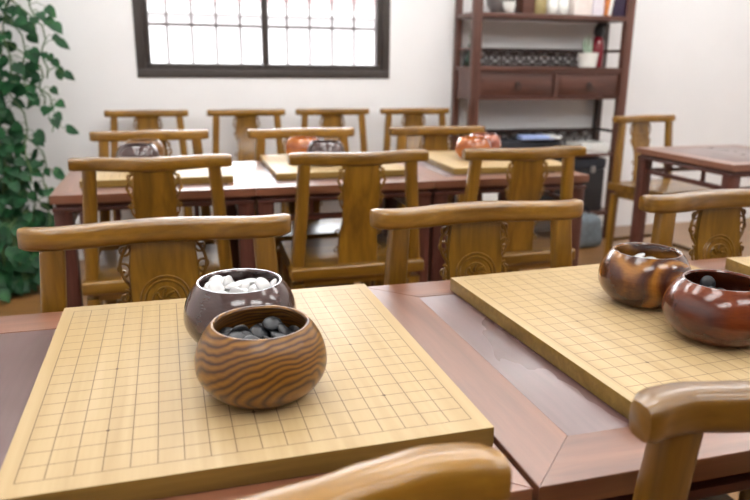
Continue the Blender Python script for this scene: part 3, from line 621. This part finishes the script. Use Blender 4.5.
# ---------------------------------------------------------------- shelf at the back wall
SX0, SX1, SY0, SY1 = 1.573, 2.595, 2.905, 3.185
def zz(v): return TT+.022+v-.013
def shelf():
    t = thing('display_shelf', 'dark red-brown open display shelf with two drawers against the back wall', 'shelf', ((SX0+SX1)/2, (SY0+SY1)/2, 0))
    W = SX1-SX0; D = SY1-SY0; H = zz(1.15); pw = .055
    for sx in (-1, 1):
        for sy in (-1, 1):
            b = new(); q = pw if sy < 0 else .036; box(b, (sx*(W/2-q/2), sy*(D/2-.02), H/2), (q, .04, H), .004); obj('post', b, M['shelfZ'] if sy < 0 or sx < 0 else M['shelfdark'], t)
    def board(name, z0, z1, m='shelfX'):
        b = new(); box(b, (0, 0, (z0+z1)/2), (W-.006, D-.006, z1-z0), .003); return obj(name, b, M[m], t)
    board('shelf_board', zz(.602), zz(.628)); board('shelf_board', zz(.322), zz(.338)); board('shelf_board', zz(-.185), zz(-.165)); board('shelf_board', zz(-.555), zz(-.53)); board('shelf_board', H, H+.025)
    b = new(); box(b, (0, D/2-.012, (zz(.16)+zz(.32))/2), (W-2*pw, .02, .16)); 
    box(b, (0, 0, zz(.163)), (W-2*pw, D-.05, .012))
    for sx in (-1, 1): box(b, (sx*(W/2-pw/2), 0, (zz(.157)+zz(.322))/2), (.03, D-.08, .165))
    obj('drawer_case', b, M['shelfX'], t)
    b = new(); box(b, (0, -D/2+.02, zz(.313)), (W-2*pw, .02, .018)); box(b, (0, -D/2+.02, zz(.165)), (W-2*pw, .02, .018)); box(b, (.03, -D/2+.02, zz(.239)), (.022, .02, .13))
    obj('drawer_rail', b, M['shelfX'], t)
    xa, xm, xb = -W/2+pw, .03, W/2-pw
    for x0, x1 in ((xa, xm-.011), (xm+.011, xb)):
        b = new(); box(b, ((x0+x1)/2, -D/2+.03, zz(.239)), (x1-x0-.006, .024, .124), .003); box(b, ((x0+x1)/2, -D/2+.017, zz(.239)), (x1-x0-.05, .006, .085), .002)
        dr = obj('drawer', b, M['shelfX'], t)
        b = new(); c = ((x0+x1)/2, -D/2+.010, zz(.245))
        tube(b, [(c[0], c[1]+.006, c[2]), (c[0], c[1]-.012, c[2])], .012, 10)
        tube(b, [(c[0]-.016, c[1]-.012, c[2]-.004), (c[0]-.014, c[1]-.012, c[2]-.026), (c[0], c[1]-.012, c[2]-.033), (c[0]+.014, c[1]-.012, c[2]-.026), (c[0]+.016, c[1]-.012, c[2]-.004)], .004, 6)
        obj('drawer_pull', b, M['shelfdark'], dr)
    # pierced galleries at the back, above the drawers and above the low shelf
    def gallery(z0, z1, y, name, half_w, m):
        b = new(); box(b, (0, y, z1-.009), (2*half_w, .02, .018)); box(b, (0, y, z0+.007), (2*half_w, .02, .014))
        n = 11; st = 2*half_w/n
        for k in range(n):
            cx = -half_w+st*(k+.5); cz = (z0+z1)/2; rr = (z1-z0)*.5-.018
            tube(b, [(cx+rr*1.15*math.cos(a), y, cz+rr*math.sin(a)) for a in [2*PI*i/14 for i in range(15)]], .0055, 6)
            tube(b, [(cx-st/2, y, cz-rr), (cx, y, cz), (cx+st/2, y, cz+rr)], .005, 6); tube(b, [(cx-st/2, y, cz+rr), (cx, y, cz), (cx+st/2, y, cz-rr)], .005, 6)
        obj(name, b, M[m], t)
    gallery(zz(.338), zz(.445), D/2-.025, 'pierced_gallery', W/2-pw, 'shelfdark')
    gallery(zz(-.165), zz(-.035), D/2-.025, 'pierced_gallery', W/2-pw, 'shelfdark')
    for sx in (-1, 1):
        for z, wd, ht in ((zz(.435), .018, .016), (zz(-.04), .018, .016), (zz(.615), .02, .03)):
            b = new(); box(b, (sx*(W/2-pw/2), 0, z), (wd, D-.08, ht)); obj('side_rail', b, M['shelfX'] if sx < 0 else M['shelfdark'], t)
shelf()
def simple(name, label, cat, bm, m, loc, rz=0, group=None, smooth=True):
    o = obj(name, bm, m, None, smooth); o.location = loc; o.rotation_euler = (0, 0, rz); return tag(o, label, cat, group)
def bx(s, bev=.003): b = new(); box(b, (0, 0, s[2]/2), s, bev); return b
ZT, ZD, ZL = zz(.628), zz(.338), zz(-.165)
# top shelf
b = new(); lathe(b, [(.03, 0), (.045, .004), (.075, .05), (.085, .10), (.083, .10), (.07, .05), (.04, .012), (.01, .010)], 32)
simple('pewter_bowl', 'grey pewter bowl at the left end of the top shelf', 'bowl', b, M['silver'], (1.80, 3.06, ZT))
b = new(); lathe(b, [(.018, 0), (.022, .003), (.034, .03), (.036, .06), (.034, .06), (.03, .03), (.01, .008)], 28)
simple('porcelain_cup', 'white porcelain cup in front of the grey pewter bowl', 'cup', b, M['ceramic'], (1.80, 2.945, ZT))
simple('wooden_box', 'small dark brown box on the top shelf', 'box', bx((.075, .10, .12)), M['shelfX'], (1.925, 3.0, ZT))
b = new(); lathe(b, [(.04, 0), (.042, .003), (.042, .11), (.036, .118), (.036, .135), (.01, .137)], 28)
simple('tea_tin', 'olive gold tea tin beside the brown box', 'tin', b, M['olive'], (2.005, 2.98, ZT))
for k, (x, lab) in enumerate(((2.085, 'white lidded jar next to the olive tin'), (2.158, 'white lidded jar next to the cream boxes'))):
    t = thing('lidded_jar', lab, 'jar', (x, 2.975, ZT), 0, 'white jars on the top shelf')
    b = new(); lathe(b, [(.02, 0), (.024, .003), (.033, .03), (.033, .075), (.026, .088), (.01, .089)], 28); obj('body', b, M['ceramic'], t)
    b = new(); lathe(b, [(.027, .0885), (.028, .092), (.015, .102), (.006, .106), (.008, .114), (.003, .118)], 24); obj('lid', b, M['ceramic'], t)
simple('gift_box', 'cream card box on the top shelf right of the white jars', 'box', bx((.115, .12, .16)), M['cream'], (2.262, 2.99, ZT))
simple('gift_box', 'lilac white card box between the cream box and the orange book', 'box', bx((.075, .12, .17)), M['lilac'], (2.362, 2.99, ZT))
t = thing('leaning_book', 'orange book leaning on the top shelf', 'book', (2.422, 2.985, ZT))
b = new(); box(b, (.004, 0, .10), (.026, .14, .2), .002); o = obj('cover', b, M['orange'], t)
b = new(); box(b, (.004, -.002, .10), (.020, .141, .194)); o2 = obj('pages', b, M['paper'], t)
t.rotation_euler = (0, R(8), 0)
t.location.z += .002
simple('gift_box', 'dark violet box at the right end of the top shelf', 'box', bx((.075, .12, .19)), M['violet'], (2.503, 2.985, ZT))
# on the drawers
t = thing('potted_succulent', 'pale green succulent in a white pot on top of the drawers', 'potted plant', (2.325, 2.94, ZD))
b = new(); lathe(b, [(.045, 0), (.05, .003), (.06, .08), (.062, .085), (.056, .085), (.05, .07), (.01, .07)], 32); obj('pot', b, M['ceramic'], t)
b = new()
for k in range(9):
    a = k*2.4; r = .006+.0035*k; h = .10-.006*k
    tube(b, [(r*.6*math.cos(a), r*.6*math.sin(a), .068), (r*math.cos(a)-.008, r*math.sin(a), .085+h*.35), (r*1.35*math.cos(a)-.012, r*1.3*math.sin(a), .085+h)], lambda u: .009*(1-u*.75), 8)
obj('leaves', b, M['sage'], t)
t = thing('lacquer_bottle', 'crimson bottle with a tall black stopper on the drawers behind the white pot', 'bottle', (2.475, 3.075, ZD))
b = new(); lathe(b, [(.03, 0), (.036, .004), (.038, .06), (.036, .14), (.028, .175), (.02, .182), (.01, .183)], 28); obj('body', b, M['red'], t)
b = new(); lathe(b, [(.021, .181), (.026, .19), (.032, .21), (.026, .24), (.014, .258), (.003, .26)], 24); obj('stopper', b, M['black'], t)
t = thing('glass_vase', 'slim green glass vase with a dry stem at the left end of the drawers', 'vase', (1.635, 3.09, ZD))
b = new(); lathe(b, [(.02, 0), (.026, .004), (.028, .03), (.012, .08), (.009, .12), (.011, .125), (.008, .124), (.008, .08), (.022, .03), (.005, .006)], 24); obj('vase', b, M['greenglass'], t)
b = new(); tube(b, [(0, 0, .01), (.002, 0, .12), (.004, .002, .2)], .0015, 6)
for k in range(5): tube(b, [(.003, 0, .15+.012*k), (.003+.012*math.cos(k*2.2), .012*math.sin(k*2.2), .165+.012*k)], lambda u: .004*(1-.7*u), 6)
obj('stem', b, M['stemgreen'], t)
# low shelf: black case with papers, white book stack; black case below
b = bx((.44, .20, .085), .02)
t = thing('black_bag', 'black cloth bag lying on the low shelf under the drawers', 'bag', (1.98, 3.035, ZL))
obj('body', b, M['navy'], t)
b = new(); tube(b, [(-.12+.24*k/14, -.02, .08+.035*math.sin(PI*k/14)) for k in range(15)], .007, 8); obj('handle', b, M['black'], t)
b = new(); box(b, (0, 0, .012), (.20, .11, .024), .006, 3); box(b, (.1, -.01, .016), (.08, .09, .02), .006, 3, (0, .12, .2), 1)
o = obj('folded_papers', b, [M['blue'], M['paper']], None); o.location = (2.03, 2.965, ZL+.087); o.rotation_euler = (0, 0, -.15)
tag(o, 'pale blue folded papers lying on the black bag', 'papers')
for k, (w, d, h, dx) in enumerate(((.20, .16, .022, 0), (.21, .17, .02, .004), (.195, .155, .02, -.005))):
    z = ZL+[0, .022, .042][k]
    t = thing('white_book', 'white book on the low shelf, %s of the stack of three' % ('bottom', 'middle', 'top')[k], 'book', (2.405+dx, 2.99, z+.0003*k), .05*k, 'white books on the low shelf')
    b = new(); box(b, (0, 0, h-.0015), (w, d, .003), .001); box(b, (0, 0, .0015), (w, d, .003), .001); box(b, (-w/2+.0015, 0, h/2), (.003, d, h-.006)); obj('cover', b, M['ceramic'], t)
    b = new(); box(b, (.001, 0, h/2), (w-.006, d-.006, h-.0062)); obj('pages', b, M['paper'], t)
for k, (x, w, h, lab) in enumerate(((1.95, .19, .29, 'black storage case on the bottom shelf, the narrow one'), (2.28, .46, .33, 'black storage case on the bottom shelf, the wide one under the white books'))):
    t = thing('storage_case', lab, 'case', (x, 3.04, zz(-.53)), 0, 'black cases on the bottom shelf')
    b = bx((w, .22, h*.8), .012); obj('body', b, M['black'], t)
    b = new(); box(b, (0, 0, h*.9), (w+.008, .228, h*.195), .012); obj('lid', b, M['navy'], t)
    for s in (-1, 1): b = new(); box(b, (s*w*.3, -.117, h*.8), (.03, .01, .04), .002); obj('latch', b, M['silver'], t)
simple('carton', 'white carton at the left end of the bottom shelf', 'box', bx((.19, .2, .19), .004), M['paper'], (1.735, 3.02, zz(-.53)))
b = new()
vs = box(b, (0, 0, .10), (.25, .15, .20), .05, 4)
for v in b.verts: v.co += Vector((noise.noise(v.co*9), noise.noise(v.co*9+Vector((3, 1, 0))), 0))*.018; v.co.x *= 1-.5*max(0, v.co.z-.1)/.2
t = thing('cloth_bag', 'grey-blue cloth bag on the floor under the chair behind the bare table', 'bag', (2.28, 2.78, 0), .2)
obj('body', b, M['greybag'], t)
b = new(); tube(b, [(-.06+.12*k/12, 0, .18+.08*math.sin(PI*k/12)) for k in range(13)], .006, 8); obj('strap', b, M['navy'], t)

# ---------------------------------------------------------------- climbing plant by the left wall
def leaf(bm, p, d, up, L, W):
    d = d.normalized(); s = d.cross(up).normalized(); n = s.cross(d).normalized()
    out = [(0, 0), (.10, .30), (.24, .46), (.42, .48), (.60, .38), (.78, .22), (.92, .08), (1.0, 0)]
    mid = [bm.verts.new(p + d*(u*L if u else .06*L) - n*(.20*L*u*u)) for u, w in out]
    for sg in (-1, 1):
        ed = [bm.verts.new(p + d*((u-.08*(1 if 0 < u < .3 else 0))*L) + s*(sg*w*W) + n*(.16*w*W) - n*(.20*L*u*u)) for u, w in out[1:-1]]
        ch = [mid[0]]+ed+[mid[-1]]
        for k in range(len(out)-1):
            f = [mid[k], mid[k+1], ch[k+1], ch[k]]; f2 = []
            for v in f:
                if v not in f2: f2.append(v)
            if len(f2) >= 3:
                try: bm.faces.new(f2 if sg > 0 else f2[::-1])
                except ValueError: pass
def plant():
    rnd = random.Random(11)
    t = thing('climbing_plant', 'tall green climbing vine with heart-shaped leaves by the left wall', 'plant', (-.945, 2.84, 0))
    b = new(); lathe(b, [(.10, 0), (.115, .005), (.15, .22), (.165, .25), (.165, .265), (.15, .265), (.14, .24), (.02, .235)], 36); obj('pot', b, M['darkpot'], t)
    b = new(); lathe(b, [(.142, .234), (.10, .244), (.01, .248)], 24); obj('soil', b, M['soil'], t)
    b = new(); tube(b, [(0, 0, .24), (0, 0, 1.2), (.01, 0, 2.25)], .032, 10); obj('moss_pole', b, M['bark'], t)
    st = new(); lf = new()
    def vine(pts, nleaf, Lr, spread=.05):
        tube(st, pts, .004, 6); P = [Vector(p) for p in pts]
        for k in range(nleaf):
            u = (k+rnd.random())/nleaf*(len(P)-1); i = min(int(u), len(P)-2); p = P[i].lerp(P[i+1], u-i)
            a = rnd.uniform(0, 2*PI); o = Vector((math.cos(a), math.sin(a)*.8-.35, rnd.uniform(-.2, .5))); o.normalize()
            q = p + o*rnd.uniform(.02, .02+spread); L = rnd.uniform(*Lr)
            tube(st, [p, (p+q)/2+Vector((0, 0, .012)), q], .0018, 5)
            d = Vector((o.x, o.y, rnd.uniform(-1.3, -.25)))
            leaf(lf, q, d, Vector((rnd.uniform(-.3, .3), -.9+rnd.uniform(-.3, .3), .8)), L, L*rnd.uniform(.72, .95))
    # dense column round the pole
    for k in range(11):
        a = k*2.399; pts = []
        for i in range(15):
            z = .26+i*.142; r = .045+.03*rnd.random(); a += .28
            pts.append((r*math.cos(a), r*math.sin(a), z))
        vine(pts, 48, (.06, .096), .11)
    # trails hanging out to the right of the column
    for x, z0, z1, n in ((.21, 1.62, 1.00, 13), (.27, 1.38, .86, 12), (.17, 1.75, 1.15, 12), (.24, 1.05, .50, 12), (.13, 1.3, .5, 14), (.19, .85, .28, 12), (.33, 1.14, .86, 6), (.23, .62, .2, 9),(.29, .5, .15, 7), (-.2, 1.6, .9, 12), (-.26, 1.2, .5, 12), (.1, 2.0, 1.4, 12), (.2,1.95,1.55,9),(.36,1.36,.98,9),(.33,1.6,1.2,9),(.3,.8,.4,9),(.12,1.0,.2,16),(.08,1.7,.9,16),(.16,1.5,.7,16),(.36,1.0,.74,6)):
        y = rnd.uniform(-.14, .02); pts = []
        for i in range(10):
            u = i/9; pts.append((x*min(1, u*2.2)**.6+.012*math.sin(i*1.7), y*u, z0+(z1-z0)*u+.05*math.sin(min(1, u*2)*PI)))
        vine(pts, int(n*1.6), (.045, .078), .05)
    # low mound round the pot
    for k in range(34):
        a = rnd.uniform(0, 2*PI) if k % 3 == 0 else rnd.uniform(-2.6, .3); r = rnd.uniform(.14, .32); vine([(.12*math.cos(a), .12*math.sin(a), .27), (r*.8*math.cos(a), r*.8*math.sin(a), .33), (r*math.cos(a), r*math.sin(a), .12), (r*1.05*math.cos(a), r*1.05*math.sin(a), .05)], 8, (.07, .11), .04)
    for v in lf.verts:
        v.co.y = min(v.co.y, .345); v.co.z = max(v.co.z, .004)
    for v in st.verts: v.co.y = min(v.co.y, .345)
    obj('stems', st, M['stemgreen'], t); obj('leaves', lf, M['leaf'], t)
plant()

# ---------------------------------------------------------------- world, camera, view
w = bpy.data.worlds.new('daylight'); SC.world = w; w.use_nodes = True
bg = w.node_tree.nodes['Background']; bg.inputs[0].default_value = (.95, .98, 1, 1); bg.inputs[1].default_value = 5.0

pitch, yaw, roll, cx, cy, cz, f = .2629, .2863, .0102, -.0621, -.779, .3387, 694.456
fwd = Vector((math.sin(yaw)*math.cos(pitch), math.cos(yaw)*math.cos(pitch), -math.sin(pitch)))
right = Vector((math.cos(yaw), -math.sin(yaw), 0)); up = right.cross(fwd)
r2 = right*math.cos(roll)+up*math.sin(roll); u2 = up*math.cos(roll)-right*math.sin(roll)
cam = bpy.data.cameras.new('camera'); co = bpy.data.objects.new('camera', cam); COL.objects.link(co)
m = Matrix((r2, u2, -fwd)).transposed().to_4x4(); m.translation = Vector((cx, cy, BT+cz)); co.matrix_world = m
cam.sensor_fit = 'HORIZONTAL'; cam.sensor_width = 36; cam.lens = f/750*36; cam.clip_start = .01
cam.dof.use_dof = True; cam.dof.focus_distance = .88; cam.dof.aperture_fstop = 5.6
SC.camera = co
SC.view_settings.view_transform = 'Standard'; SC.view_settings.look = 'None'
SC.view_settings.exposure = 1.4; SC.view_settings.gamma = 1; SC.view_settings.use_curve_mapping = False
SC.cycles.use_denoising = True; SC.cycles.max_bounces = 8; SC.cycles.sample_clamp_indirect = 6
